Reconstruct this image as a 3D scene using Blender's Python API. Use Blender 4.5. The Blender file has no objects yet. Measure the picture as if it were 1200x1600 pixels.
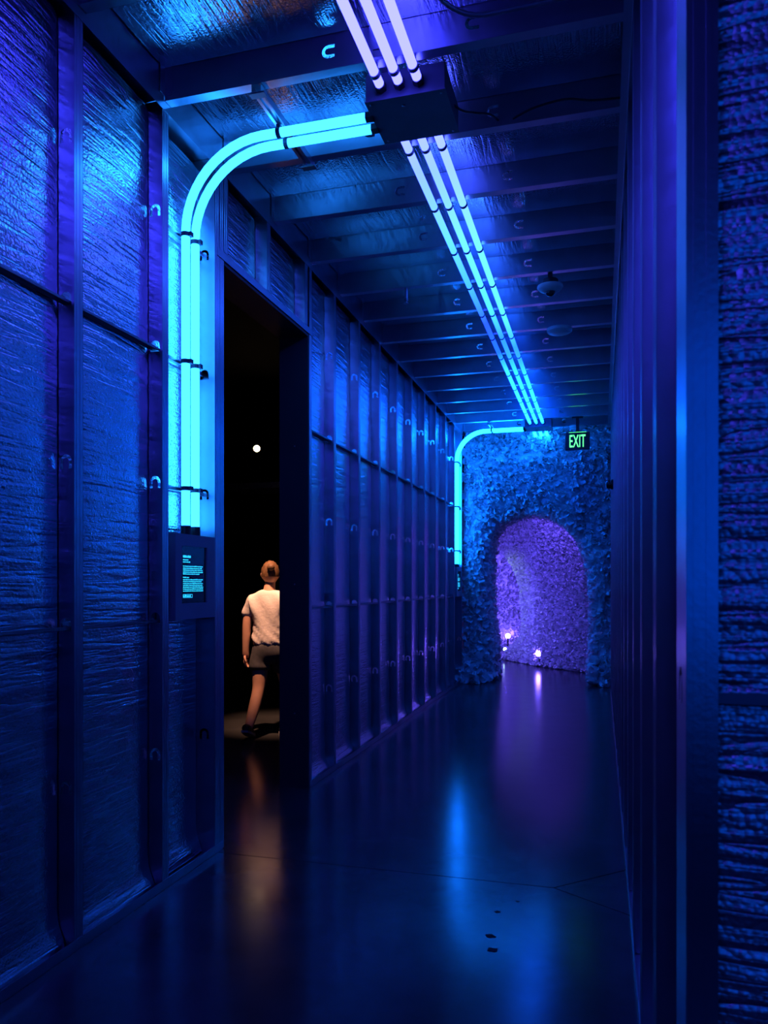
import bpy, bmesh, math, random
import numpy as np
from mathutils import Vector, Matrix, Euler
random.seed(7); rng = np.random.default_rng(7)
sc = bpy.context.scene
COL = sc.collection
R = math.radians

# ------------------------------------------------------------------ camera, world, exposure
H = 1.37                                    # lens height; the corridor runs along +Y
cam_d = bpy.data.cameras.new('camera'); cam = bpy.data.objects.new('camera', cam_d); COL.objects.link(cam)
cam.location = (0, 0, H); cam.rotation_euler = (R(90), 0, math.atan2(340, 1200))
cam_d.sensor_fit = 'AUTO'; cam_d.sensor_width = 36; cam_d.lens = 27.0
cam_d.shift_y = 113/1600; cam_d.clip_start = 0.02; cam_d.clip_end = 100
cam_d.dof.use_dof = True; cam_d.dof.focus_distance = 5.0; cam_d.dof.aperture_fstop = 6.3
sc.camera = cam
w = bpy.data.worlds.new('world'); sc.world = w; w.use_nodes = True
w.node_tree.nodes['Background'].inputs[0].default_value = (0.0, 0.0, 0.0, 1)
sc.view_settings.view_transform = 'Standard'; sc.view_settings.look = 'None'
sc.view_settings.exposure = 0.0; sc.view_settings.gamma = 1.0; sc.view_settings.use_curve_mapping = False
sc.cycles.use_denoising = True
sc.cycles.max_bounces = 8; sc.cycles.sample_clamp_indirect = 6.0

K_NEAR, K_MID, K_BRANCH, K_FAR = 12.0, 7.5, 9.0, 30.0   # blue radiance of the light tubes

def spot_light(name, loc, target, col, power, size, blend, rad):
    d = bpy.data.lights.new(name, 'SPOT'); d.color = col; d.energy = power; d.spot_size = R(size); d.spot_blend = blend
    d.shadow_soft_size = rad
    o = bpy.data.objects.new(name, d); COL.objects.link(o); o.location = loc
    o.rotation_euler = (Vector(target)-Vector(loc)).to_track_quat('-Z', 'Y').to_euler()
    return o
spot_light('gallery_spot_light', (-2.75, 5.25, 4.4), (-2.92, 6.45, 1.42), (1.0, 0.47, 0.27), 1500, 21, 1.0, 0.05)

def area_light(name, loc, target, col, power, size):
    d = bpy.data.lights.new(name, 'AREA'); d.color = col; d.energy = power; d.size = size
    o = bpy.data.objects.new(name, d); COL.objects.link(o); o.location = loc
    o.rotation_euler = (Vector(target)-Vector(loc)).to_track_quat('-Z', 'Y').to_euler()
# the room goes on behind the lens: a blue light field there faces the return wall
rear = bpy.data.lights.new('rear_blue_light', 'AREA'); rear.shape = 'RECTANGLE'; rear.size = .9; rear.size_y = 1.9; rear.energy = 6.5; rear.color = (0.0, .10, 1.0)
ro = bpy.data.objects.new('rear_blue_light', rear); COL.objects.link(ro); ro.location = (.75, -2.4, 1.95)
ro.rotation_euler = (R(90), 0, R(5))
# violet lamps under the tunnel roof, over the arch and over the farther passage, plus added low fills
area_light('tunnel_lamp', (-.75, 12.02, 2.85), (-.7, 12.9, .9), (.12, .070, 1.0), 20, .5)
area_light('tunnel_side_fill', (-1.95, 12.35, .9), (-.3, 12.75, 1.1), (.105, .072, 1.0), 30, .5)  # added fill hidden behind the left pillar, evens the light on the inner wall
area_light('passage_lamp', (-2.1, 14.6, 2.85), (-2.15, 15.3, 0), (.12, .070, 1.0), 40, .5)
area_light('passage_side_fill', (-3.5, 14.7, 1.2), (-1.7, 15.4, 1.1), (.115, .072, 1.0), 140, .5)  # added fill out of view at left, brightens the back wall and mass edge

spot_light('passage_rim_fill', (-2.55, 13.55, 2.0), (-1.35, 13.85, 1.15), (.62, 1.0, .62), 26, 75, .8, .08)  # added unseen spot, gives the inner wall's left edge a pale green rim

# ------------------------------------------------------------------ materials
def mat(name, col=(.5, .5, .5), rough=.5, metal=0, noise=0.0, nscale=8, bump=0.0, bscale=60, spec=None):
    m = bpy.data.materials.new(name); m.use_nodes = True
    nt = m.node_tree; b = nt.nodes['Principled BSDF']
    b.inputs['Base Color'].default_value = (*col, 1); b.inputs['Roughness'].default_value = rough
    b.inputs['Metallic'].default_value = metal
    if spec is not None: b.inputs['Specular IOR Level'].default_value = spec
    tc = nt.nodes.new('ShaderNodeTexCoord')
    if noise:
        n = nt.nodes.new('ShaderNodeTexNoise'); n.inputs['Scale'].default_value = nscale; n.inputs['Detail'].default_value = 5
        nt.links.new(tc.outputs['Object'], n.inputs['Vector'])
        r = nt.nodes.new('ShaderNodeValToRGB'); e = r.color_ramp.elements
        e[0].position = .3; e[1].position = .7
        e[0].color = (*[c*(1-noise) for c in col], 1); e[1].color = (*[min(1, c*(1+noise)) for c in col], 1)
        nt.links.new(n.outputs['Fac'], r.inputs['Fac']); nt.links.new(r.outputs['Color'], b.inputs['Base Color'])
    if bump:
        n = nt.nodes.new('ShaderNodeTexNoise'); n.inputs['Scale'].default_value = bscale
        nt.links.new(tc.outputs['Object'], n.inputs['Vector'])
        bp = nt.nodes.new('ShaderNodeBump'); bp.inputs['Strength'].default_value = bump; bp.inputs['Distance'].default_value = .01
        nt.links.new(n.outputs['Fac'], bp.inputs['Height']); nt.links.new(bp.outputs['Normal'], b.inputs['Normal'])
    return m

def emit(name, col, strength):
    m = bpy.data.materials.new(name); m.use_nodes = True
    nt = m.node_tree; nt.nodes.clear()
    e = nt.nodes.new('ShaderNodeEmission'); o = nt.nodes.new('ShaderNodeOutputMaterial')
    e.inputs[0].default_value = (*col, 1); e.inputs[1].default_value = strength
    nt.links.new(e.outputs[0], o.inputs[0]); return m

def foil_material(name='foil_insulation', base=(.68, .70, .76), rough=.19, strength=.29, bubble=-.40):
    m = bpy.data.materials.new(name); m.use_nodes = True
    nt = m.node_tree; N = nt.nodes.new; L = nt.links.new; b = nt.nodes['Principled BSDF']
    b.inputs['Base Color'].default_value = (*base, 1); b.inputs['Metallic'].default_value = 1; b.inputs['Roughness'].default_value = rough
    tc = N('ShaderNodeTexCoord'); oi = N('ShaderNodeObjectInfo')
    add = N('ShaderNodeVectorMath'); add.operation = 'ADD'
    sc_ = N('ShaderNodeVectorMath'); sc_.operation = 'SCALE'; sc_.inputs[0].default_value = (7.3, 11.7, 0)
    L(oi.outputs['Random'], sc_.inputs['Scale']); L(tc.outputs['Object'], add.inputs[0]); L(sc_.outputs[0], add.inputs[1])
    def stretched(sx, sy, detail):
        mp = N('ShaderNodeMapping'); mp.inputs['Scale'].default_value = (sx, sy, 1)
        n = N('ShaderNodeTexNoise'); n.inputs['Scale'].default_value = 1; n.inputs['Detail'].default_value = detail; n.inputs['Roughness'].default_value = .6
        L(add.outputs[0], mp.inputs['Vector']); L(mp.outputs[0], n.inputs['Vector']); return n
    n1 = stretched(1.8, 20, 2); n2 = stretched(9, 40, 3)
    # sharp creases where the stretched noise crosses its mid value
    sub = N('ShaderNodeMath'); sub.operation = 'SUBTRACT'; sub.inputs[1].default_value = .5; L(n1.outputs['Fac'], sub.inputs[0])
    ab = N('ShaderNodeMath'); ab.operation = 'ABSOLUTE'; L(sub.outputs[0], ab.inputs[0])
    pw = N('ShaderNodeMath'); pw.operation = 'POWER'; pw.inputs[1].default_value = .5; mlt = N('ShaderNodeMath'); mlt.operation = 'MULTIPLY'; mlt.inputs[1].default_value = 9; mlt.use_clamp = True; L(ab.outputs[0], mlt.inputs[0]); L(mlt.outputs[0], pw.inputs[0])
    vo = N('ShaderNodeTexVoronoi'); vo.inputs['Scale'].default_value = 95; L(add.outputs[0], vo.inputs['Vector'])
    h1 = N('ShaderNodeMath'); h1.operation = 'MULTIPLY_ADD'; h1.inputs[1].default_value = bubble; L(vo.outputs['Distance'], h1.inputs[0]); wk = N('ShaderNodeMath'); wk.operation = 'MULTIPLY'; wk.inputs[1].default_value = .65; L(pw.outputs[0], wk.inputs[0]); L(wk.outputs[0], h1.inputs[2])
    h2 = N('ShaderNodeMath'); h2.operation = 'MULTIPLY_ADD'; h2.inputs[1].default_value = .16; L(n2.outputs['Fac'], h2.inputs[0]); L(h1.outputs[0], h2.inputs[2])
    n3 = stretched(.9, 75, 1)
    s3 = N('ShaderNodeMath'); s3.operation = 'SUBTRACT'; s3.inputs[1].default_value = .5; L(n3.outputs['Fac'], s3.inputs[0])
    a3 = N('ShaderNodeMath'); a3.operation = 'ABSOLUTE'; L(s3.outputs[0], a3.inputs[0])
    p3 = N('ShaderNodeMath'); p3.operation = 'POWER'; p3.inputs[1].default_value = .5; ml3 = N('ShaderNodeMath'); ml3.operation = 'MULTIPLY'; ml3.inputs[1].default_value = 8; ml3.use_clamp = True; L(a3.outputs[0], ml3.inputs[0]); L(ml3.outputs[0], p3.inputs[0])
    h3 = N('ShaderNodeMath'); h3.operation = 'MULTIPLY_ADD'; h3.inputs[1].default_value = .10; L(p3.outputs[0], h3.inputs[0]); L(h2.outputs[0], h3.inputs[2]); h2 = h3
    bp = N('ShaderNodeBump'); bp.inputs['Strength'].default_value = strength; bp.inputs['Distance'].default_value = .008
    L(h2.outputs[0], bp.inputs['Height']); L(bp.outputs['Normal'], b.inputs['Normal'])
    return m

M = {}
M['foil'] = foil_material()
M['foil_crumpled'] = foil_material('crumpled_foil', (.86, .88, .93), .36, .6, -.34)
M['steel'] = mat('galvanised_steel', (.50, .53, .60), .30, 1, .10, 5, .03, 90)
M['dark_steel'] = mat('dull_steel', (.30, .31, .34), .45, 1, .15, 6)
M['black'] = mat('black_plastic', (.012, .012, .014), .42, 0, .2, 20)
M['clamp'] = mat('clamp_plastic', (.06, .07, .10), .5)
M['box'] = mat('box_paint', (.10, .10, .13), .42, 0, .15, 6, .03, 200)
M['panel'] = mat('panel_paint', (.22, .23, .28), .45, 0, .1, 5)
M['screen'] = mat('screen_glass', (.01, .012, .02), .12)
M['white'] = mat('white_plastic', (.65, .65, .65), .45, 0, .05, 6)
M['lens'] = mat('clear_dome', (.03, .03, .035), .08)
M['petal'] = mat('white_cloth_petals', (.80, .79, .80), .75, 0, .12, 12)
M['petal_core'] = mat('cloth_backing', (.75, .74, .76), .9, 0, .3, 14, .5, 30)
M['blackwall'] = mat('black_painted_wall', (.010, .010, .012), .8, 0, .2, 3)
M['jamb'] = mat('dark_painted_jamb', (.035, .035, .045), .6, 0, .1, 3)
M['joint'] = mat('joint_filler', (.004, .004, .005), .9, 0, .2, 30)
M['scuff'] = mat('scuff', (.006, .006, .008), .8, 0, .3, 40)
M['skin'] = mat('skin', (.60, .33, .22), .55, 0, .06, 20)
M['hair'] = mat('hair', (.16, .08, .035), .6, 0, .4, 40, .4, 120)
M['shirt'] = mat('white_cotton', (.78, .72, .68), .85, 0, .06, 10, .25, 40)
M['shorts'] = mat('dark_denim', (.055, .055, .065), .85, 0, .25, 30)
M['shoe'] = mat('dark_shoe', (.03, .03, .03), .6, 0, .2, 20)
M['sole'] = mat('pale_sole', (.4, .38, .35), .7)
M['screen_text'] = emit('lit_text', (.02, .52, 1.0), 1.9)
M['exit_text'] = emit('lit_exit', (.08, 1.0, .22), 3.2)
M['lamp_warm'] = emit('lamp_warm', (1.0, .62, .34), 26)
M['lamp_violet'] = emit('lamp_violet', (.16, .09, 1.0), 80)

def floor_material():
    m = mat('polished_concrete', (.045, .047, .052), .1, 0, .30, 2.2, spec=.24)
    nt = m.node_tree; N = nt.nodes.new; L = nt.links.new; b = nt.nodes['Principled BSDF']
    tc = N('ShaderNodeTexCoord'); n = N('ShaderNodeTexNoise'); n.inputs['Scale'].default_value = 5; n.inputs['Detail'].default_value = 6
    L(tc.outputs['Object'], n.inputs['Vector'])
    mr = N('ShaderNodeMapRange'); mr.inputs['To Min'].default_value = .12; mr.inputs['To Max'].default_value = .21
    L(n.outputs['Fac'], mr.inputs['Value']); L(mr.outputs[0], b.inputs['Roughness'])
    n2 = N('ShaderNodeTexNoise'); n2.inputs['Scale'].default_value = 180; L(tc.outputs['Object'], n2.inputs['Vector'])
    bp = N('ShaderNodeBump'); bp.inputs['Strength'].default_value = .05; bp.inputs['Distance'].default_value = .003
    L(n2.outputs['Fac'], bp.inputs['Height']); L(bp.outputs['Normal'], b.inputs['Normal'])
    return m
M['floor'] = floor_material()

def tube_material(name, stops, y0, y1):
    # an addressable light tube: its colour changes along its own length (object Y)
    m = bpy.data.materials.new(name); m.use_nodes = True
    nt = m.node_tree; nt.nodes.clear(); N = nt.nodes.new; L = nt.links.new
    tc = N('ShaderNodeTexCoord'); sx = N('ShaderNodeSeparateXYZ'); L(tc.outputs['Object'], sx.inputs[0])
    mr = N('ShaderNodeMapRange'); mr.inputs['From Min'].default_value = y0; mr.inputs['From Max'].default_value = y1
    L(sx.outputs['Y'], mr.inputs['Value'])
    ramp = N('ShaderNodeValToRGB'); L(mr.outputs[0], ramp.inputs['Fac'])
    el = ramp.color_ramp.elements
    while len(el) < len(stops): el.new(.5)
    mx = max(max(s[1]) for s in stops)
    for e, (p, c) in zip(el, stops): e.position = p; e.color = (*[v/mx for v in c], 1)
    e = N('ShaderNodeEmission'); o = N('ShaderNodeOutputMaterial'); e.inputs[1].default_value = mx
    L(ramp.outputs[0], e.inputs[0]); L(e.outputs[0], o.inputs[0]); return m

# ------------------------------------------------------------------ mesh helpers
class MB:
    def __init__(s): s.v = []; s.f = []
    def add(s, vs, fs):
        n = len(s.v); s.v += [tuple(v) for v in vs]; s.f += [tuple(i+n for i in f) for f in fs]; return s
    def box(s, x0, x1, y0, y1, z0, z1):
        return s.add([(x0,y0,z0),(x1,y0,z0),(x1,y1,z0),(x0,y1,z0),(x0,y0,z1),(x1,y0,z1),(x1,y1,z1),(x0,y1,z1)],
            [(0,3,2,1),(4,5,6,7),(0,1,5,4),(1,2,6,5),(2,3,7,6),(3,0,4,7)])
    def prism(s, poly, axis, a0, a1):
        # poly: list of 2D points, extruded along axis 'x','y' or 'z'
        def P(p, a): return {'x': (a, p[0], p[1]), 'y': (p[0], a, p[1]), 'z': (p[0], p[1], a)}[axis]
        n = len(poly)
        return s.add([P(p, a0) for p in poly]+[P(p, a1) for p in poly],
            [tuple(range(n))[::-1], tuple(range(n, 2*n))]+[(i, (i+1) % n, n+(i+1) % n, n+i) for i in range(n)])
    def tube(s, path, r, seg=12, cap=True):
        path = [Vector(p) for p in path]; n = len(path); rr = r if isinstance(r, (list, tuple)) else [r]*n
        t0 = (path[1]-path[0]).normalized(); up = Vector((0, 0, 1)) if abs(t0.z) < .9 else Vector((0, 1, 0))
        nrm = (up - t0*up.dot(t0)).normalized(); vs = []; fs = []
        for i, p in enumerate(path):
            t = (path[min(i+1, n-1)]-path[max(i-1, 0)]).normalized()
            nrm = (nrm - t*nrm.dot(t)).normalized(); bn = t.cross(nrm)
            for k in range(seg):
                a = 2*math.pi*k/seg; vs.append(p+(nrm*math.cos(a)+bn*math.sin(a))*rr[i])
        for i in range(n-1):
            for k in range(seg):
                a = i*seg+k; b = i*seg+(k+1) % seg; fs.append((a, b, b+seg, a+seg))
        if cap: fs += [tuple(range(seg))[::-1], tuple((n-1)*seg+k for k in range(seg))]
        return s.add(vs, fs)
    def lathe(s, prof, seg=24, c=(0, 0, 0), axis='z', sign=1):
        vs = []; fs = []
        for r_, h in prof:
            for k in range(seg):
                a = 2*math.pi*k/seg; u, v = r_*math.cos(a), r_*math.sin(a)
                q = {'z': (u, v, sign*h), 'x': (sign*h, u, v), 'y': (u, sign*h, v)}[axis]
                vs.append((c[0]+q[0], c[1]+q[1], c[2]+q[2]))
        n = len(prof)
        for i in range(n-1):
            for k in range(seg):
                a = i*seg+k; b = i*seg+(k+1) % seg; fs.append((a, b, b+seg, a+seg))
        fs += [tuple(range(seg))[::-1], tuple((n-1)*seg+k for k in range(seg))]
        return s.add(vs, fs)
    def mesh(s, name, m, smooth=False, bevel=0):
        me = bpy.data.meshes.new(name); me.from_pydata(s.v, [], s.f); me.update()
        bm = bmesh.new(); bm.from_mesh(me); bmesh.ops.recalc_face_normals(bm, faces=bm.faces)
        if bevel: bmesh.ops.bevel(bm, geom=[e for e in bm.edges if len(e.link_faces) == 2 and e.calc_face_angle(0) > .5], offset=bevel, segments=2, affect='EDGES', profile=.5)
        bm.to_mesh(me); bm.free()
        me.materials.append(m)
        if smooth: me.shade_smooth()
        return me
    def obj(s, name, m, parent=None, smooth=False, bevel=0):
        return link(name, s.mesh(name, m, smooth, bevel), parent)
def link(name, me, parent=None, loc=None, rot=None):
    o = bpy.data.objects.new(name, me); COL.objects.link(o)
    if parent: o.parent = parent
    if loc is not None: o.location = loc
    if rot is not None: o.rotation_euler = rot
    return o
def tag(o, label=None, cat=None, group=None, kind=None):
    if label: o['label'] = label
    if cat: o['category'] = cat
    if group: o['group'] = group
    if kind: o['kind'] = kind
    return o
def root(name, loc, label, cat, group=None):
    o = bpy.data.objects.new(name, None); COL.objects.link(o); o.location = loc; o.empty_display_size = .05
    return tag(o, label, cat, group)
def smooth_by_angle(me, ang=35):
    bm = bmesh.new(); bm.from_mesh(me)
    for f in bm.faces: f.smooth = True
    for e in bm.edges: e.smooth = not (len(e.link_faces) == 2 and e.calc_face_angle(0) > R(ang))
    bm.to_mesh(me); bm.free()

# ------------------------------------------------------------------ layout of the corridor
XL, XR = -1.89, 0.115           # front planes of the two stud walls
CZ = 3.54                       # underside of the joists and top of the walls
PITCH = 0.597
DEP = 0.16                      # stud depth
FL = 0.05                       # flange width
Y_JAMB0, Y_DOOR0, Y_DOOR1, DOOR_H = 3.52, 3.60, 4.83, 3.05
LEFT_STUDS = [3.06-PITCH*k for k in (5, 4, 3, 2, 1, 0)] + [5.37-.025+PITCH*k for k in range(9)]
JOISTS = [3.07+PITCH*k for k in range(-6, 14)]
KNOCK = [.61, 1.22, 1.83, 2.44, 3.05]
BRIDGE = [1.22, 2.44]

# punched holes
def arch_slot(cx, cy, s=1.0):           # n-shaped slot, closed outline
    ro, ri, leg = .026*s, .013*s, .028*s; p = []
    for k in range(9): a = math.pi*k/8; p.append((cx+ro*math.cos(a), cy+ro*math.sin(a)))
    p += [(cx-ro, cy-leg), (cx-ri, cy-leg)]
    for k in range(7): a = math.pi-math.pi*k/6; p.append((cx+ri*math.cos(a), cy+ri*math.sin(a)))
    p += [(cx+ri, cy-leg), (cx+ro, cy-leg)]
    return p
def arch_hole(cx, cy, s=1.0):           # solid dome-shaped hole
    ro = .024*s; p = []
    for k in range(9): a = math.pi*k/8; p.append((cx+ro*math.cos(a), cy+ro*math.sin(a)))
    return p+[(cx-ro, cy-.026*s), (cx+ro, cy-.026*s)]

def web_with_holes(outer, holes):
    bm = bmesh.new()
    for loop in [outer]+holes:
        vs = [bm.verts.new((p[0], p[1], 0)) for p in loop]
        for i in range(len(vs)): bm.edges.new((vs[i], vs[(i+1) % len(vs)]))
    bmesh.ops.triangle_fill(bm, edges=bm.edges[:], use_beauty=True, use_dissolve=False)
    bm.verts.index_update()
    v = [tuple(q.co) for q in bm.verts]; f = [tuple(q.index for q in fc.verts) for fc in bm.faces]; bm.free()
    return v, f

def c_section(length, depth, holes, name, sign=1, front_flange=FL):
    """C stud along local Z (0..length), web in the XZ plane at y=0 facing -y, front face at x=0, depth towards -x*sign."""
    T = .0016
    v, f = web_with_holes([(0, 0), (depth, 0), (depth, length), (0, length)], holes)
    mb = MB()
    mb.add([(-sign*p[0], 0, p[1]) for p in v], f); mb.add([(-sign*p[0], T, p[1]) for p in v], [q[::-1] for q in f])
    for loop in holes:                       # thickness of the punched edges
        n = len(loop)
        mb.add([(-sign*p[0], 0, p[1]) for p in loop]+[(-sign*p[0], T, p[1]) for p in loop], [(i, (i+1) % n, n+(i+1) % n, n+i) for i in range(n)])
    x0, x1 = sorted((0, -sign*.0016)); mb.box(x0, x1, .0, front_flange, 0, length)
    x0, x1 = sorted((-sign*(depth-.0016), -sign*depth)); mb.box(x0, x1, .0, FL, 0, length)
    x0, x1 = sorted((0, -sign*.014)); mb.box(x0, x1, front_flange-T, front_flange, 0, length)
    x0, x1 = sorted((-sign*(depth-.014), -sign*depth)); mb.box(x0, x1, FL-T, FL, 0, length)
    # rolled shallow groove lines on the front flange
    for g in (.30, .70):
        x0, x1 = sorted((0, sign*.0012)); mb.box(x0, x1, front_flange*g-.0035, front_flange*g+.0035, 0, length)
    return mb.mesh(name, M['steel'])

def stud_holes(z0, z1, cx):
    hs = []
    for z in KNOCK:
        if z0+.06 < z < z1-.06: hs.append(arch_hole(cx, z-z0) if z in BRIDGE else arch_slot(cx, z-z0))
    return hs

# ------------------------------------------------------------------ foil faced insulation, one blanket per bay
def insulation_mesh(w, h, seed, nx=12, step=.006, amp=1.0, pillow=.020, name='insulation_panel', seam=True, flare=0.0, dens=24, tilt=.03, foil='foil'):
    """local x across the bay (0..w), local y along it (0..h), local z towards the room"""
    g = np.random.default_rng(seed); ny = max(8, int(h/step))
    X, Y = np.meshgrid(np.linspace(0, w, nx+1), np.linspace(0, h, ny+1))
    u = X/w; Z = -pillow*np.abs(2*u-1)**4
    Z += flare*np.exp(-(Y/.07)**2)
    for _ in range(int(h*dens)):
        y0 = g.uniform(0, h); c = g.uniform(-.1, 1.1)*w; ext = g.uniform(.15, .9)*w; a = g.uniform(.0003, .0013)*amp*g.choice([1, 1, -1])
        sl = g.normal(0, tilt); wob = g.uniform(0, 6)
        d = Y-(y0+sl*(X-c)+.13*tilt*np.sin(X*22+wob)); wd = g.uniform(.0045, .011)
        Z += a*np.exp(-(d/wd)**2)*np.clip(1.3-np.abs(X-c)/ext, 0, 1)
    if seam: Z += .006*amp*np.exp(-((u-.90)/.03)**2)*(1+.5*np.sin(Y*40))
    vs = np.stack([X, Y, Z], -1).reshape(-1, 3)
    i = (np.arange(ny)[:, None]*(nx+1)+np.arange(nx)[None, :]).reshape(-1)
    fs = np.stack([i, i+1, i+nx+2, i+nx+1], -1)
    # a back face so the blanket has thickness
    b0 = len(vs); back = [(0, 0, -.06), (w, 0, -.06), (w, h, -.06), (0, h, -.06)]
    me = bpy.data.meshes.new(name); me.from_pydata(vs.tolist()+back, [], fs.tolist()+[(b0+3, b0+2, b0+1, b0)]); me.update()
    me.materials.append(M[foil]); me.shade_smooth(); return me
BASIS_LEFT = Matrix(((0, 0, 1), (1, 0, 0), (0, 1, 0))).to_4x4()        # x->+Y, y->Z, z->+X
BASIS_RIGHT = Matrix(((0, 0, -1), (1, 0, 0), (0, 1, 0))).to_4x4()      # mirrored copy for the right wall
BASIS_CEIL = Matrix(((0, 1, 0), (1, 0, 0), (0, 0, -1))).to_4x4()       # x->Y, y->X, z->down
def place(o, basis, loc):
    o.matrix_basis = Matrix.Translation(loc) @ basis; return o
_ins = {}
def insul(w, h, variant, **k):
    key = (round(w, 2), round(h, 2), variant, tuple(sorted(k.items())))
    if key not in _ins: _ins[key] = insulation_mesh(round(w, 2), round(h, 2), 100+variant*7+int(h*10), **k)
    return _ins[key]

# ------------------------------------------------------------------ floor
floor = tag(MB().box(-13, 2.2, -4.3, 20, -.12, -.02).obj('floor', M['joint']), kind='structure')
g = .003; jy = 3.545
fork = (-.209, jy)
def slab(poly):
    return MB().prism(poly, 'z', -.02, 0).obj('slab', M['floor'], floor)
slab([(-13, -4.3), (2.2, -4.3), (2.2, 1.964), (fork[0]-g*.4, jy-g), (-13, jy-g)])
slab([(-13, jy+g), (fork[0]-g*.4, jy+g), (1.2, 4.93), (1.2, 20), (-13, 20)])
slab([(fork[0]+2*g, jy), (1.2, 2.62+2*g), (1.2, 4.93-2*g)])
for (x, y, r_) in ((-.42, 3.22, .011), (-.417, 2.99, .016), (-.395, 2.88, .018), (-.35, 3.35, .007)):
    n = 11; MB().prism([(x+r_*(.7+.5*random.random())*math.cos(2*math.pi*k/n)*1.3, y+r_*(.7+.5*random.random())*math.sin(2*math.pi*k/n)) for k in range(n)], 'z', 0, .0012).obj('scuff_mark', M['scuff'], floor)

# ------------------------------------------------------------------ left wall
wl = MB()
wl.box(XL-DEP-.03, XL-DEP-.004, -4.2, Y_DOOR0, 0, CZ+.2); wl.box(XL-DEP-.03, XL-DEP-.004, Y_DOOR1, 12.3, 0, CZ+.2)
wl.box(XL-DEP-.03, XL-DEP-.004, Y_DOOR0, Y_DOOR1, DOOR_H, CZ+.2)
wall_left = tag(wl.obj('wall_left', M['blackwall']), kind='structure')
Z0, Z1 = .004, CZ-.004
full = Z1-Z0
me_stud = c_section(full, DEP, stud_holes(Z0, Z1, .037), 'stud')
me_stud_deep = c_section(full, DEP, stud_holes(Z0, Z1, .060), 'stud')
for y in LEFT_STUDS: link('stud', me_stud, wall_left, (XL, y-.025, Z0))
link('stud', me_stud_deep, wall_left, (XL, Y_JAMB0, Z0))                      # door jamb stud
me_post = c_section(full, DEP, [], 'stud', front_flange=.045)
link('stud', me_post, wall_left, (XL, Y_JAMB0+FL+.002, Z0)); link('stud', me_post, wall_left, (XL, Y_DOOR1, Z0))
link('stud', me_stud, wall_left, (XL, 10.67, Z0))
crip = CZ-.004-(DOOR_H+.05)
me_crip = c_section(crip, DEP, [], 'cripple_stud')
for y in (Y_DOOR0+.012, 4.15, Y_DOOR1-FL-.03): link('cripple_stud', me_crip, wall_left, (XL, y, DOOR_H+.05))
# header over the door, bottom and top tracks
def track(y0, y1, z, up, name):
    mb = MB(); T = .0016; h = .042 if up else -.042
    za, zb = sorted((z, z+(T if up else -T))); mb.box(XL-DEP-.002, XL+.003, y0, y1, za, zb)
    za, zb = sorted((z, z+h)); mb.box(XL+.0014, XL+.003, y0, y1, za, zb); mb.box(XL-DEP-.002, XL-DEP, y0, y1, za, zb)
    return mb.obj(name, M['steel'], wall_left)
track(-1.2, Y_DOOR0, .0005, True, 'bottom_track'); track(Y_DOOR1, 10.75, .0005, True, 'bottom_track')
track(-1.2, 10.75, CZ-.0005, False, 'top_track'); track(Y_DOOR0-.06, Y_DOOR1+.06, DOOR_H+.002, True, 'header_track')
# insulation
edges = sorted(LEFT_STUDS)
for i, (a, b) in enumerate(zip(edges, edges[1:])):
    if a < 3.1 < b: continue
    x0, x1 = a-.025+.003, b-.025-.003
    place(link('insulation_panel', insul(x1-x0, 3.49, i % 4, flare=.035), wall_left), BASIS_LEFT, (XL-.052, x0, .010))
x0, x1 = 3.06-.025+.003, Y_JAMB0-.003
place(link('insulation_panel', insul(x1-x0, 3.49, 5, pillow=.008, seam=False, flare=.03), wall_left), BASIS_LEFT, (XL-.098, x0, .010))
x0, x1 = Y_DOOR0+.016, 4.15-.003
place(link('insulation_panel', insul(x1-x0, .40, 1), wall_left), BASIS_LEFT, (XL-.055, x0, DOOR_H+.05))
x0, x1 = 4.155, Y_DOOR1-FL-.034
place(link('insulation_panel', insul(x1-x0, .40, 2), wall_left), BASIS_LEFT, (XL-.055, x0, DOOR_H+.05))
x0, x1 = Y_DOOR1+.01, edges[6]-.028
place(link('insulation_panel', insul(x1-x0, 3.49, 3, flare=.035), wall_left), BASIS_LEFT, (XL-.052, x0, .010))
x0, x1 = edges[-1]-.02, 10.665
place(link('insulation_panel', insul(x1-x0, 3.46, 6, pillow=.008, seam=False), wall_left), BASIS_LEFT, (XL-.098, x0, .045))
# cold-rolled bridging channels through the punched holes
def channel(wall, xc, y0, y1, z):
    mb = MB(); mb.box(xc-.016, xc+.016, y0, y1, z-.022, z-.020)
    mb.box(xc-.016, xc-.0145, y0, y1, z-.022, z-.010); mb.box(xc+.0145, xc+.016, y0, y1, z-.022, z-.010)
    return mb.obj('bridging_channel', M['dark_steel'], wall)
for z in BRIDGE:
    channel(wall_left, XL-.037, -1.0, 3.10, z); channel(wall_left, XL-.037, Y_DOOR1+.06, 10.16, z)

# door opening: black lining
door = tag(MB().box(XL-DEP-.05, XL-.004, Y_DOOR1-.016, Y_DOOR1-.001, 0, DOOR_H-.016).obj('door_1', M['jamb']), kind='structure')
MB().box(XL-DEP-.05, XL-.004, Y_DOOR0+.001, Y_DOOR0+.016, 0, DOOR_H-.016).obj('jamb', M['jamb'], door)
MB().box(XL-DEP-.05, XL-.004, Y_DOOR0+.001, Y_DOOR1-.001, DOOR_H-.016, DOOR_H-.001).obj('header_lining', M['jamb'], door)
for z in (.5, 1.37, 2.3):
    MB().lathe([(.006, 0), (.006, .002), (.003, .003)], 8, (XL-.10, Y_DOOR1-.016, z), 'y', -1).obj('screw_head', M['dark_steel'], door)

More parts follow.
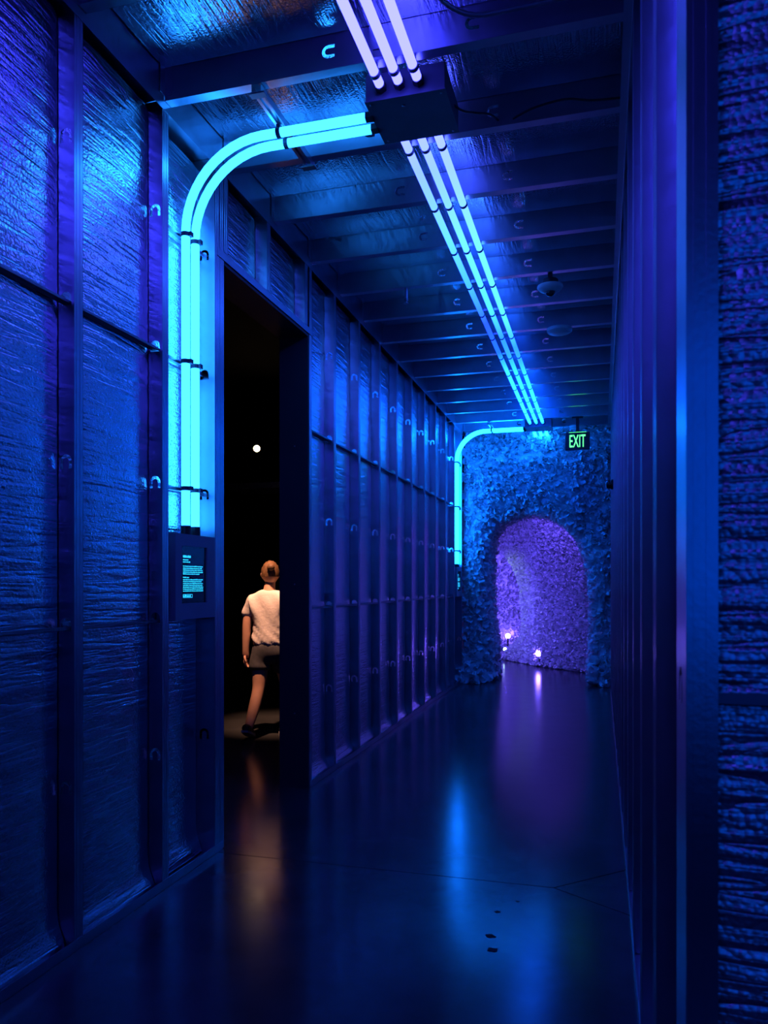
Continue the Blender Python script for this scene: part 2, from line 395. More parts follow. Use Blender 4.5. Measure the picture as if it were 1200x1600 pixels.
# ------------------------------------------------------------------ right wall
wall_right = tag(MB().box(XR+DEP+.004, XR+DEP+.03, 1.30, 10.90, 0, CZ+.2).obj('wall_right', M['blackwall']), kind='structure')
RS = [1.16+.61*k for k in range(1, 16)]
me_rs = c_section(full, DEP, [], 'stud', sign=-1)
me_rp = c_section(full, DEP, [], 'stud', sign=-1, front_flange=.06)
for y in RS:
    link('stud', me_rs, wall_right, (XR, y, Z0)); link('stud', me_rp, wall_right, (XR, y+FL+.004, Z0))
for i, (a, b) in enumerate(zip([1.20]+RS, RS)):
    x0, x1 = a+.115, b-.003
    place(link('insulation_panel', insul(x1-x0, 3.46, i % 4, seam=False), wall_right), BASIS_RIGHT, (XR+.032, x0, .045))
def track_r(z, up, name):
    mb = MB(); T = .0016; za, zb = sorted((z, z+(T if up else -T))); mb.box(XR-.003, XR+DEP+.002, 1.31, 10.95, za, zb)
    za, zb = sorted((z, z+(.042 if up else -.042))); mb.box(XR-.003, XR-.0014, 1.31, 10.95, za, zb); return mb.obj(name, M['steel'], wall_right)
track_r(.0005, True, 'bottom_track'); track_r(CZ-.0005, False, 'top_track')

# the corridor starts at Y0C: a stud wall returns to the right there, facing the lens
Y0C = 1.16; CD = .145
wall_front = tag(MB().box(XR+.03, 2.05, Y0C+CD+.002, Y0C+CD+.02, 0, CZ+.2).obj('wall_front', M['blackwall']), kind='structure')
me_end = c_section(full, CD, [[(p[0], p[1]) for p in arch_slot(CD*.55, z-Z0)] for z in (KNOCK[1],)], 'stud', sign=1, front_flange=.042)
BASIS_RET = Matrix(((0, 1, 0), (-1, 0, 0), (0, 0, 1))).to_4x4()          # stud turned so that its web looks along -X, front flange along -Y
for x in (XR, XR+.61, XR+1.22): place(link('stud', me_end, wall_front), BASIS_RET, (x, Y0C, Z0))
BASIS_FACE = Matrix(((1, 0, 0), (0, 0, -1), (0, 1, 0))).to_4x4()         # x->+X, y->Z, z->-Y
for i, x in enumerate((XR, XR+.61, XR+1.22)):
    place(link('insulation_panel', insul(.60, 3.46, 4+i, nx=80, step=.004, amp=1.9, seam=False, pillow=.012, dens=60, tilt=.02, foil='foil_crumpled'), wall_front), BASIS_FACE, (x+.004, Y0C+.046, .045))
for z in BRIDGE:
    MB().box(XR+.003, 2.0, Y0C+.020, Y0C+.052, z-.022, z-.020).box(XR+.003, 2.0, Y0C+.020, Y0C+.0215, z-.022, z-.004).box(XR+.003, 2.0, Y0C+.0505, Y0C+.052, z-.022, z-.008).obj('bridging_channel', M['dark_steel'], wall_front)
for za, zb in ((.0005, .042), (CZ-.042, CZ-.0005)):
    MB().box(XR-.002, 2.0, Y0C-.003, Y0C-.0014, za, zb).obj('track', M['steel'], wall_front)
tag(MB().box(2.05, 2.08, -4.2, Y0C+CD+.02, 0, CZ+.23).obj('wall_side', M['blackwall']), kind='structure')

# ------------------------------------------------------------------ ceiling
ceiling = tag(MB().box(XL-DEP-.03, XR+DEP+.03, -4.2, 11.6, CZ+.20, CZ+.23).box(XR+DEP+.03, 2.08, -4.2, Y0C+CD+.02, CZ+.20, CZ+.23).obj('ceiling', M['blackwall']), kind='structure')
JL = XR-XL-.006; JD = .20
def joist_mesh():
    T = .0018; holes = []
    for x in (.777, 1.387):
        holes.append([(x-(q[1]), .075+(q[0])) for q in arch_slot(0, 0, 1.05)])
    v, f = web_with_holes([(0, 0), (JL, 0), (JL, JD), (0, JD)], holes); mb = MB()
    mb.add([(p[0], 0, p[1]) for p in v], f); mb.add([(p[0], T, p[1]) for p in v], [q[::-1] for q in f])
    for loop in holes:
        n = len(loop); mb.add([(p[0], 0, p[1]) for p in loop]+[(p[0], T, p[1]) for p in loop], [(i, (i+1) % n, n+(i+1) % n, n+i) for i in range(n)])
    mb.box(0, JL, 0, FL, 0, T); mb.box(0, JL, 0, FL, JD-T, JD); mb.box(0, JL, FL-T, FL, 0, .013)
    return mb.mesh('joist', M['steel'])
me_j = joist_mesh()
me_clip = MB().box(0, .002, -.04, 0, .02, .17).box(0, .035, -.002, 0, .02, .17).mesh('clip_angle', M['steel'])
for y in JOISTS:
    link('joist', me_j, ceiling, (XL+.003, y-.02, CZ))
    link('clip_angle', me_clip, ceiling, (XL+.0035, y-.0205, CZ))
# rim joists
MB().box(XL-.002, XL, -1.2, 11.2, CZ, CZ+JD).box(XL-.05, XL+.002, -1.2, 11.2, CZ, CZ+.002).obj('rim_joist', M['steel'], ceiling)
MB().box(XR, XR+.002, -1.2, 11.2, CZ, CZ+JD).box(XR-.035, XR+.03, Y0C+.15, 11.2, CZ-.003, CZ-.0005).obj('rim_joist', M['steel'], ceiling)
for i, (a, b) in enumerate(zip(JOISTS, JOISTS[1:])):
    place(link('insulation_panel', insul(PITCH-.008, JL-.004, i % 4, amp=.8, pillow=.012, seam=False), ceiling), BASIS_CEIL, (XL+.005, a-.02+.004, CZ+.135))
place(link('insulation_panel', insul(.46, JL-.004, 2, amp=.8, pillow=.012, seam=False), ceiling), BASIS_CEIL, (XL+.005, JOISTS[-1]-.016, CZ+.135))
# rear of corridor behind the lens
tag(MB().box(XL-DEP-.03, 2.08, -4.25, -4.2, 0, CZ+.23).obj('wall_rear', M['blackwall']), kind='structure')

# ------------------------------------------------------------------ light tubes
TZ = CZ-.035; TR = .0196; TX = [-.912, -.830, -.748]
BX0, BX1, BY0, BY1 = -.985, -.635, 3.18, 3.50; DY = 7.15
side = ['left', 'middle', 'right']
near_mat = tube_material('tube_violet', [(0, (.58, .58, K_NEAR)), (1, (.58, .60, K_NEAR))], -1.2, 3.2)
mid_mats = [
  tube_material('tube_blue_a', [(0, (.50, .64, K_MID)), (.05, (.34, .62, K_MID)), (.17, (.16, .9, K_MID)), (.28, (.08, .62, K_MID)), (.40, (.03, .14, K_MID*.4)), (.52, (.02, .22, K_MID*.5)), (.60, (.06, .95, K_MID)), (1, (.08, 2.6, K_FAR))], 3.5, 10.33),
  tube_material('tube_blue_b', [(0, (.50, .64, K_MID)), (.05, (.34, .66, K_MID)), (.17, (.20, 1.0, K_MID)), (.36, (.10, .95, K_MID)), (.46, (.04, .38, K_MID*.6)), (.54, (.04, .5, K_MID*.7)), (.60, (.05, .9, K_MID)), (1, (.08, 2.6, K_FAR))], 3.5, 10.33),
  tube_material('tube_blue_c', [(0, (.50, .64, K_MID)), (.05, (.38, .70, K_MID)), (.17, (.22, 1.0, K_MID)), (.40, (.12, 1.0, K_MID)), (.50, (.04, .42, K_MID*.6)), (.56, (.04, .5, K_MID*.7)), (.62, (.05, .9, K_MID)), (1, (.08, 2.6, K_FAR))], 3.5, 10.33)]
far_mat = tube_material('tube_cyan_far', [(0, (.09, 4.6, K_FAR)), (1, (.09, 4.6, K_FAR))], 10, 11.2)
branch_far_mat = tube_material('tube_aqua_far', [(0, (.09, 4.6, K_FAR)), (1, (.09, 4.6, K_FAR))], 0, 1)
branch_mat = tube_material('tube_aqua', [(0, (.13, 2.2, K_BRANCH)), (1, (.13, 2.2, K_BRANCH))], 0, 1)

def clamp_mesh():
    mb = MB(); ri, ro, hw = TR+.0008, TR+.0045, .010; n = 16; vs = []; fs = []
    for k in range(n):
        a = 2*math.pi*k/n
        for r_, yy in ((ri, -hw), (ro, -hw), (ro, hw), (ri, hw)): vs.append((r_*math.cos(a), yy, r_*math.sin(a)))
    for k in range(n):
        for j in range(4):
            a, b = 4*k+j, 4*k+(j+1) % 4; c, d = 4*((k+1) % n)+(j+1) % 4, 4*((k+1) % n)+j; fs.append((a, b, c, d))
    mb.add(vs, fs); mb.box(-.012, .012, -hw, hw, ro-.001, .0352)
    return mb.mesh('clamp', M['clamp'])
me_clamp = clamp_mesh()
def straight_tube(x, y0, y1, m, label, group):
    n = max(2, int((y1-y0)/.3)); mb = MB().tube([(x, y0+(y1-y0)*k/n, TZ) for k in range(n+1)], TR, 14)
    o = tag(mb.obj('light_tube', m, smooth=True), label, 'light tube', group); smooth_by_angle(o.data, 50)
    for y in JOISTS:
        if y0+.02 < y < y1-.02: link('clamp', me_clamp, o, (x, y+.005, TZ))
    return o
for i, x in enumerate(TX):
    straight_tube(x, -3.6, BY0-.034, near_mat, f'violet-white glowing ceiling tube entering the near junction box from the front, {side[i]} of three', 'violet ceiling tubes before the near box')
for i, x in enumerate(TX):
    straight_tube(x, BY1+.034, BY0+DY-.034, mid_mats[i], f'long blue-to-cyan ceiling tube between the two junction boxes, {side[i]} of three', 'long ceiling tubes between the boxes')
for i, x in enumerate(TX):
    straight_tube(x, BY1+DY+.034, 11.30, far_mat, f'short cyan ceiling tube running from far junction box into petals, {side[i]} of three', 'short ceiling tubes at the petal wall')

XV = XL-.035                    # vertical legs stand in the open bay
def branch_path(y, z, rad, xs):
    p = [(xs, y, z)]
    for k in range(1, 5): p.append((xs+(XV+rad-xs)*k/5, y, z))
    for k in range(0, 13):
        a = math.pi/2*k/12; p.append((XV+rad-rad*math.sin(a), y, z-rad+rad*math.cos(a)))
    zb = 1.645
    for k in range(1, 9): p.append((XV, y, z-rad+(zb-z+rad)*k/8))
    return p
me_ring = bpy.data.meshes.new_from_object(bpy.data.objects.new('t', me_clamp))
me_wallclamp = clamp_mesh()
def branch(dy, names):
    for j, (yy, lab) in enumerate(zip((3.295, 3.385), names)):
        y = yy+dy; mb = MB().tube(branch_path(y, CZ-.075, .40, BX0-.032), TR+.001, 14)
        o = tag(mb.obj('light_tube', branch_far_mat if dy else branch_mat, smooth=True), lab, 'light tube', 'bent aqua tubes running down the wall'); smooth_by_angle(o.data, 50)
        link('clamp', me_clamp, o, (-1.44, y, CZ-.075), (0, 0, R(90)))
        for z in KNOCK[2:]:
            link('clamp', me_clamp, o, (XV, y, z), (R(90), 0, R(90)))
        MB().tube([(XV, y, 1.607), (XV, y, 1.652)], TR+.005, 14).obj('end_cap', M['black'], o)
branch(0, ('bright aqua tube bending from near junction box down the wall, left one of the pair', 'bright aqua tube bending from near junction box down the wall, beside the doorway post'))
branch(DY, ('aqua tube bending from far junction box down the wall, the front one of the pair', 'aqua tube bending from far junction box down the wall, the one beside the petal wall'))

# strut channels carrying the bent tubes at the ceiling
for dy, lab in ((0, 'slotted steel strut under two joists carrying the near bent aqua tubes'), (JOISTS[18]-JOISTS[6], 'slotted steel strut under two joists carrying the far bent aqua tubes')):
    mb = MB(); y0, y1 = 3.05+dy, 3.05+dy+PITCH+.05
    mb.box(-1.462, -1.418, y0, y1, CZ-.003, CZ-.0005); mb.box(-1.462, -1.459, y0, y1, CZ-.034, CZ-.001); mb.box(-1.421, -1.418, y0, y1, CZ-.034, CZ-.001)
    mb.box(-1.459, -1.447, y0, y1, CZ-.036, CZ-.034); mb.box(-1.433, -1.421, y0, y1, CZ-.036, CZ-.034)
    o = tag(mb.obj('strut_channel', M['steel']), lab, 'strut')
    for yb in (y0+.02, y1-.02): MB().box(-1.475, -1.405, yb-.018, yb+.018, CZ-.042, CZ-.036).obj('bracket', M['dark_steel'], o)
# rods in the wall bays holding the vertical legs
hts = ['lowest', 'middle', 'topmost']
for dy, where, ya, yb in ((0, 'near', 3.04, 3.55), (DY, 'far', 10.16, 10.69)):
    for h_, z in zip(hts, KNOCK[2:]):
        mb = MB().box(XL-.069, XL-.061, ya, yb, z-.012, z+.006).box(XL-.074, XL-.056, ya, yb, z-.014, z-.012)
        o = tag(mb.obj('support_rail', M['steel']), f'{h_} thin steel rail across the wall bay behind the {where} aqua tubes', 'rail', 'rails behind the aqua tubes')
        MB().box(XL-.08, XL-.05, yb-.01, yb+.0, z-.02, z-.012).obj('end_tab', M['dark_steel'], o)

# ------------------------------------------------------------------ junction boxes
def junction_box(dy, lab):
    z0, z1 = CZ-.085, CZ+.035
    t = root('junction_box', ((BX0+BX1)/2, (BY0+BY1)/2+dy, z0), lab, 'junction box', 'ceiling junction boxes')
    cx, cy = (BX1-BX0)/2, (BY1-BY0)/2
    MB().box(-cx, cx, -cy, cy, .004, z1-z0).obj('body', M['box'], t, bevel=.003)
    MB().box(-cx-.003, cx+.003, -cy-.003, cy+.003, 0, .004).obj('cover_plate', M['box'], t)
    for sx in (-1, 1):
        for sy in (-1, 1): MB().lathe([(.006, 0), (.006, .002), (.002, .004)], 10, (sx*(cx-.02), sy*(cy-.02), 0), 'z', -1).obj('screw', M['steel'], t)
    MB().lathe([(.008, 0), (.008, .002), (.003, .005)], 12, (-.02, -cy+.06, 0), 'z', -1).obj('screw', M['steel'], t)
    for x in TX:
        for s in (-1, 1):
            ya, yb = sorted((s*(cy-.002), s*(cy+.034)))
            MB().tube([(x-(BX0+BX1)/2, ya, TZ-z0), (x-(BX0+BX1)/2, yb, TZ-z0)], TR+.0055, 6).obj('socket', M['black'], t)
    for yy in (3.295, 3.385):
        MB().tube([(-cx+.002, yy-(BY0+BY1)/2, CZ-.075-z0+.0), (-cx-.032, yy-(BY0+BY1)/2, CZ-.075-z0)], TR+.005, 6).obj('socket', M['black'], t)
    # hanger strap up to the joists on either side
    MB().box(-.10, -.06, -cy-.14, cy+.16, z1-z0-.001, z1-z0+.004).box(-.10, -.06, -cy-.14, -cy-.10, z1-z0-.03, z1-z0+.004).obj('hanger_strap', M['dark_steel'], t)
    return t
junction_box(0, 'large dark junction box on the ceiling nearest the camera with two aqua tubes leaving it')
junction_box(DY, 'far dark junction box on the ceiling just in front of the petal wall')

# ------------------------------------------------------------------ information panels in the wall bays
def info_panel(dy, lab):
    y0, y1 = 3.138+dy, 3.515+dy; z0, z1 = 1.205, 1.607; xf = XL+.004; xb = XL-.095
    t = root('info_panel', (XL-.05, (y0+y1)/2, z0), lab, 'information panel', 'lit information panels')
    L = lambda mb, name, m, par, **k: mb.obj(name, m, par, **k)
    off = Vector((XL-.05, (y0+y1)/2, z0))
    def shift(mb): mb.v = [tuple(Vector(v)-off) for v in mb.v]; return mb
    sy0, sy1, sz0, sz1 = y0+.056, y1-.083, z0+.075, z1-.055
    body = shift(MB().box(xb, xf-.012, y0, y1, z0, z1)).obj('housing', M['panel'], t)
    fr = MB().box(xf-.012, xf, y0, sy0, z0, z1).box(xf-.012, xf, sy1, y1, z0, z1).box(xf-.012, xf, sy0, sy1, z0, sz0).box(xf-.012, xf, sy0, sy1, sz1, z1)
    shift(fr).obj('front_plate', M['panel'], t)
    scr = shift(MB().box(xf-.0118, xf-.008, sy0+.001, sy1-.001, sz0+.001, sz1-.001)).obj('screen', M['screen'], t)
    # unreadably small print: title, two short lines, two paragraphs, a button
    W = sy1-sy0; Hh = sz1-sz0; ya = sy0+.10*W; xt = xf-.0078; rg = random.Random(3)
    def words(za, h, length, name='text_line'):
        mb = MB(); y = ya; end = ya+length
        while y < end-.004:
            wl_ = min(rg.uniform(.006, .022), end-y); q = y
            while q < y+wl_-.0015:                          # letter-like strokes
                lw = rg.uniform(.0016, .0032); hh = h*rg.choice([.7, .7, .75, 1.0])
                mb.box(xt-.0004, xt, q, min(q+lw, y+wl_), za, za+hh); q += lw+.0007
            y += wl_+.0024
        shift(mb).obj(name, M['screen_text'], scr).parent = scr
    s = Hh/1340.0                   # photo panel: 150..1490 in the zoomed print
    Z = lambda p: sz1-(p-160)*s
    words(Z(435), 60*s, .30*W, 'title_line')
    for p, l in ((498, .20), (548, .27)): words(Z(p), 30*s, l*W)
    for p, l in ((645, .78), (692, .74), (736, .77), (782, .78), (826, .65), (908, .24), (958, .78), (1002, .75), (1048, .78), (1092, .77), (1136, .80), (1180, .80), (1225, .79)): words(Z(p), 27*s, l*W)
    b = MB(); za, zb = Z(1370), Z(1290); yb_ = ya+.36*W
    for q in ((ya, yb_, za, za+.002), (ya, yb_, zb-.002, zb), (ya, ya+.002, za, zb), (yb_-.002, yb_, za, zb)): b.box(xt-.0004, xt, *q)
    shift(b).obj('button_outline', M['screen_text'], scr)
    words((za+zb)/2-.004, .009, .30*W, 'button_text')
    for z in (z0+.2,):
        for y in (y0+.05, y1-.03): shift(MB().lathe([(.005, 0), (.005, .0015), (.002, .002)], 8, (xf, y, z), 'x', 1)).obj('screw', M['dark_steel'], t)
    return t
info_panel(0, 'dark wall panel with lit cyan text under the near aqua tubes beside the doorway')
info_panel(DY, 'small far wall panel with lit cyan text beside the petal wall')

# ------------------------------------------------------------------ exit sign
def text_mesh(body, size, depth, m):
    c = bpy.data.curves.new('txt', 'FONT'); c.body = body; c.size = size; c.extrude = depth; c.align_x = 'CENTER'; c.align_y = 'CENTER'
    o = bpy.data.objects.new('txt', c); COL.objects.link(o); dg = bpy.context.evaluated_depsgraph_get()
    me = bpy.data.meshes.new_from_object(o.evaluated_get(dg)); bpy.data.objects.remove(o); me.materials.clear(); me.materials.append(m); return me
ex = root('exit_sign', (-.30, 10.275, 3.115), 'black sign with green lit letters hanging from a joist before the petal wall', 'exit sign')
MB().box(-.155, .155, -.022, .022, 0, .225).obj('housing', M['black'], ex, bevel=.006)
MB().box(-.11, .11, -.019, .006, .2252, .2275).obj('top_lamp', M['exit_text'], ex)
te = link('lettering', text_mesh('EXIT', .20, .002, M['exit_text']), ex, (0, -.0235, .112), (R(90), 0, 0))
d = te.data; xs = [v.co.x for v in d.vertices]; ys = [v.co.y for v in d.vertices]; sx = .200/(max(xs)-min(xs)); sy = .158/(max(ys)-min(ys)); cx = (max(xs)+min(xs))/2; cy = (max(ys)+min(ys))/2
for v in d.vertices: v.co.x = (v.co.x-cx)*sx; v.co.y = (v.co.y-cy)*sy
MB().box(-.02, .02, -.008, .008, .22, CZ-3.115).box(-.07, .07, -.022, .022, CZ-3.115-.016, CZ-3.115-.0002).obj('hanger', M['black'], ex)

# ------------------------------------------------------------------ ceiling fittings
t = root('dome_camera', (-.345, 5.475, CZ), 'white dome camera on black mount below a joist right of the tubes', 'camera')
MB().box(-.015, .015, -.012, .012, -.045, -.0002).lathe([(.052, .045), (.055, .05), (.055, .082), (.05, .085)], 24, axis='z', sign=-1).obj('mount', M['black'], t)
MB().lathe([(.06, .085), (.088, .088), (.09, .097), (.075, .115), (.045, .128), (.03, .13)], 32, axis='z', sign=-1).obj('housing', M['white'], t, smooth=True)
MB().lathe([(.034, .127), (.033, .14), (.026, .152), (.014, .159), (.001, .161)], 24, axis='z', sign=-1).obj('lens_dome', M['lens'], t, smooth=True)
def disc(loc, lab):
    t = root('ceiling_speaker', loc, lab, 'speaker', 'round ceiling discs')
    MB().lathe([(.10, .0002), (.104, .006), (.104, .026), (.097, .034), (.088, .036)], 36, axis='z', sign=-1).obj('rim', M['white'], t)
    MB().lathe([(.088, .0345), (.086, .038), (.03, .041), (.001, .041)], 36, axis='z', sign=-1).obj('grille', M['white'], t, smooth=True)
disc((-.344, JOISTS[12]+.02, CZ), 'flat round white disc under a joist beyond the dome camera')
disc((-.32, JOISTS[19]-.02+.02, CZ), 'small round disc above the exit sign glowing faintly green')
t = root('sprinkler_drop', (-1.38, JOISTS[10]+.01, CZ), 'short steel pipe drop under a joist left of the ceiling tubes', 'pipe')
MB().tube([(0, 0, -.0002), (0, 0, -.075)], .011, 12).obj('pipe', M['steel'], t)
MB().lathe([(.014, .075), (.014, .09), (.006, .094), (.006, .105), (.018, .107), (.018, .110)], 14, axis='z', sign=-1).obj('head', M['dark_steel'], t)
t = root('wall_sensor', (XR-.003, 8.02, 2.37), 'black rounded sensor sticking out of the stud wall high beside the petals', 'sensor')
MB().lathe([(.05, 0), (.05, .02), (.046, .024)], 24, axis='x', sign=-1).obj('base', M['black'], t)
MB().lathe([(.044, .022), (.043, .045), (.036, .062), (.02, .072), (.001, .075)], 24, axis='x', sign=-1).obj('dome', M['lens'], t, smooth=True)

def cable(name, pts, r, lab, cat, m, ribs=False):
    # smooth path through the points
    P = [Vector(p) for p in pts]; out = []
    for i in range(len(P)-1):
        p0, p1, p2, p3 = P[max(i-1, 0)], P[i], P[i+1], P[min(i+2, len(P)-1)]
        for k in range(14):
            t_ = k/14; out.append(.5*((2*p1)+(p2-p0)*t_+(2*p0-5*p1+4*p2-p3)*t_*t_+(3*p1-p0-3*p2+p3)*t_**3))
    out.append(P[-1]); rr = [r*(1.0 if k % 2 else .86) for k in range(len(out))] if ribs else r
    return tag(MB().tube(out, rr, 10).obj(name, m, smooth=True), lab, cat)
jb = 3.045                       # web face of the joist over the near box
cable('flexible_conduit', [(-.70, 2.50, 3.66), (-.62, 2.80, 3.60), (-.50, 2.96, 3.585), (-.30, 3.0, 3.60), (-.05, 3.01, 3.62), (XR-.004, 3.0, 3.66)], .011, 'ribbed flexible conduit looping along a joist at the top right of the ceiling', 'conduit', M['dark_steel'], True)
cable('cable', [(-.40, 3.615, CZ+.004), (-.30, 3.60, CZ+.03), (-.16, 3.60, CZ+.045), (-.04, 3.60, CZ+.02), (XR-.002, 3.62, CZ+.02)], .005, 'thin black cable sagging along a joist towards the right wall', 'cable', M['black'])
cable('cable', [(BX1-.004, 3.40, CZ-.02), (-.60, 3.44, CZ-.03), (-.55, 3.50, CZ-.012), (-.50, 3.56, CZ+.01), (-.47, 3.655, CZ+.03)], .005, 'short black cable leaving the right side of the near junction box', 'cable', M['black'])

# ------------------------------------------------------------------ petal covered archway and tunnel
def petal_geo(seed, s, cup):
    g = random.Random(seed); vs = []; n = 3
    for j in range(n+1):
        for i in range(n+1):
            u = i/n*2-1; v = j/n; wid = math.sin(math.pi*(.18+.70*v))
            vs.append((u*.5*s*wid*(1+.15*g.uniform(-1, 1)), v*s, s*(cup*(u*u)*.5+.35*v*v+.10*g.uniform(-1, 1)+.10*math.sin(3*u+seed))))
    fs = [(j*(n+1)+i, j*(n+1)+i+1, (j+1)*(n+1)+i+1, (j+1)*(n+1)+i) for j in range(n) for i in range(n)]
    return np.array(vs), fs
PETALS = [petal_geo(k, 1.0, .35+.1*(k % 4)) for k in range(8)]
def scatter(points, normals, size, jitter=.6, seed=0):
    """points/normals arrays -> one petal-cloth mesh buffer plus matrices"""
    g = np.random.default_rng(seed); out = []
    for p, nn in zip(points, normals):
        nn = Vector(nn).normalized(); d = (nn+Vector(g.normal(0, jitter, 3))*.6).normalized()
        ax = Vector(g.normal(0, 1, 3)); tx = (ax-d*ax.dot(d)).normalized()
        # petal grows along 'grow' (mostly outwards, drooping), its face normal is roughly random
        grow = (d*.75+tx*.6+Vector((0, 0, -.25))).normalized(); sidev = grow.cross(d if abs(grow.dot(d)) < .95 else tx).normalized(); up = sidev.cross(grow)
        s = size*g.uniform(.7, 1.35)
        out.append(Matrix(((sidev.x*s, grow.x*s, up.x*s, p[0]), (sidev.y*s, grow.y*s, up.y*s, p[1]), (sidev.z*s, grow.z*s, up.z*s, p[2]), (0, 0, 0, 1))))
    return out
def petal_mass(mats, parent, seed=0):
    g = random.Random(seed); V = []; F = []; n = 0
    for m in mats:
        vs, fs = PETALS[g.randrange(8)]; A = np.array(m); q = vs @ A[:3, :3].T + A[:3, 3]
        V.append(q); F += [tuple(i+n for i in f) for f in fs]; n += len(vs)
    me = bpy.data.meshes.new('petals'); me.from_pydata(np.concatenate(V).tolist(), [], F); me.update(); me.materials.append(M['petal']); me.shade_smooth()
    return tag(link('petals', me, parent), kind='stuff')

def grid_surface(fn, nu, nv, keep=None):
    P = np.array([[fn(i/nu, j/nv) for i in range(nu+1)] for j in range(nv+1)])
    vs = P.reshape(-1, 3).tolist(); fs = [(j*(nu+1)+i, j*(nu+1)+i+1, (j+1)*(nu+1)+i+1, (j+1)*(nu+1)+i) for j in range(nv) for i in range(nu)]
    return vs, fs
def sample_mesh(vs, fs, density, seed):
    g = np.random.default_rng(seed); A = np.array(vs); pts = []; nr = []
    for f in fs:
        a, b, c, d_ = [A[i] for i in f]; n = np.cross(b-a, d_-a)+np.cross(c-b, d_-c); area = np.linalg.norm(n)/2
        if area < 1e-8: continue
        k = g.poisson(area*density)
        for _ in range(k):
            u, v = g.random(2); pts.append((1-v)*((1-u)*a+u*b)+v*((1-u)*d_+u*c)); nr.append(n/np.linalg.norm(n))
    return pts, nr

# outline of the opening (x, z), from left foot over the top to right foot
OPEN = [(-1.42, 0), (-1.44, .4), (-1.46, .9), (-1.46, 1.4), (-1.45, 1.8), (-1.42, 2.02), (-1.32, 2.16), (-1.15, 2.26), (-.93, 2.31), (-.72, 2.26), (-.52, 2.13), (-.36, 1.92), (-.26, 1.65), (-.20, 1.3), (-.18, .9), (-.18, .4), (-.17, 0)]
OUT = [(-1.90, 0), (-1.90, .4), (-1.90, .9), (-1.90, 1.4), (-1.90, 2.0), (-1.90, 2.6), (-1.90, 3.62), (-1.4, 3.62), (-.93, 3.62), (-.5, 3.62), (.15, 3.62), (.14, 2.7), (.12, 2.1), (.12, 1.6), (.12, .9), (.12, .4), (.12, 0)]
def resample(poly, n):
    P = [Vector(p) for p in poly]; out = []
    for k in range(n+1):
        t_ = k/n*(len(P)-1); i = min(int(t_), len(P)-2); out.append(P[i].lerp(P[i+1], t_-i))
    return out
OPEN = [(-.83+(x+.83)*(1.30 if x < -.83 else 1.17), z*1.07) for x, z in OPEN]
NU = 64; A_in = resample(OPEN, NU); A_out = resample(OUT, NU)
def front_y(x, z):
    top = max(0, min(1, (z-2.3)/1.2)); foot = math.exp(-(z/.30)**2)
    edge = (x+.85)/1.0
    return 10.86+.42*top*top*(1-.6*min(1, edge*edge))-.30*foot + (.12 if x > -.3 else 0)*(1-top)
def arch_fn(u, v):
    i = u*NU; a = A_in[int(round(i))]; b = A_out[int(round(i))]
    if v < .5:                                   # inner reveal, then rounding to the front
        q = v/.5; yb = 12.0; bulge = .02
        x, z = a.x, a.y; yf = front_y(x, z)+.10
        return (x, yb+(yf-yb)*q, max(z, 0.0))
    q = (v-.5)/.5; p = a.lerp(b, q); y = front_y(p.x, p.y)+.10*(1-min(1, q*3))**2
    return (p.x, y, max(p.y, 0.0))
vs, fs = grid_surface(arch_fn, NU, 22)
arch = root('petal_archway', (-.85, 10.9, 0), 'archway covered in ruffled cloth petals lit blue at the corridor end', 'archway')
off = Vector(arch.location)
mb = MB(); mb.add([tuple(Vector(v)-off) for v in vs], fs); core = mb.obj('backing', M['petal_core'], arch, smooth=True)
bm_ = [(f) for f in fs]
pts, nr = sample_mesh(vs, fs, 560, 1)
pts = np.array(pts); nr = np.array(nr)
cen = np.array([-.85, 11.0, 1.6])
# normals must look out of the mass: towards the corridor (-y) or into the opening
fix = []
for p, n in zip(pts, nr):
    inner = p[1] > front_y(p[0], p[2])+.11
    ref = np.array([-.82-p[0], -.05, 1.0-p[2]]) if inner else np.array([0, -1, 0])
    fix.append(n if np.dot(n, ref) > 0 else -n)
size_of = lambda p: .075+.035*math.exp(-(p[2]/.7)**2)
mats_all = []
for p, n, k in zip(pts, fix, range(len(pts))):
    mats_all += scatter([p-np.array(off)], [n], size_of(p), .7, 1000+k)
# the largest petals (low on the front pillars) are parts of their own
front_idx = [k for k, p in enumerate(pts) if p[1] < front_y(p[0], p[2])+.02 and p[2] < 2.0]
front_idx.sort(key=lambda k: pts[k][2]); front_idx = front_idx[:280]; fs_set = set(front_idx)
petal_me = []
for vs_, fs_ in PETALS:
    me = bpy.data.meshes.new('petal'); me.from_pydata(vs_.tolist(), [], fs_); me.update(); me.materials.append(M['petal']); me.shade_smooth(); petal_me.append(me)
def lift(m, floor_z=.004):
    return m
for k in front_idx:
    o = link('petal', petal_me[k % 8], arch); m = mats_all[k].copy()
    zmin = min((m @ Vector(v))[2] for v in PETALS[k % 8][0])
    if zmin < .003: m = Matrix.Translation((0, 0, .003-zmin)) @ m
    o.matrix_basis = m
def above_floor(ms):
    out = []
    for m in ms:
        A = np.array(m); zmin = min((v @ A[:3, :3].T + A[:3, 3])[:, 2].min() for v, _ in PETALS)
        out.append(Matrix.Translation((0, 0, .003-zmin)) @ m if zmin < .003 else m)
    return out
petal_mass(above_floor([m for k, m in enumerate(mats_all) if k not in fs_set]), arch, 2)

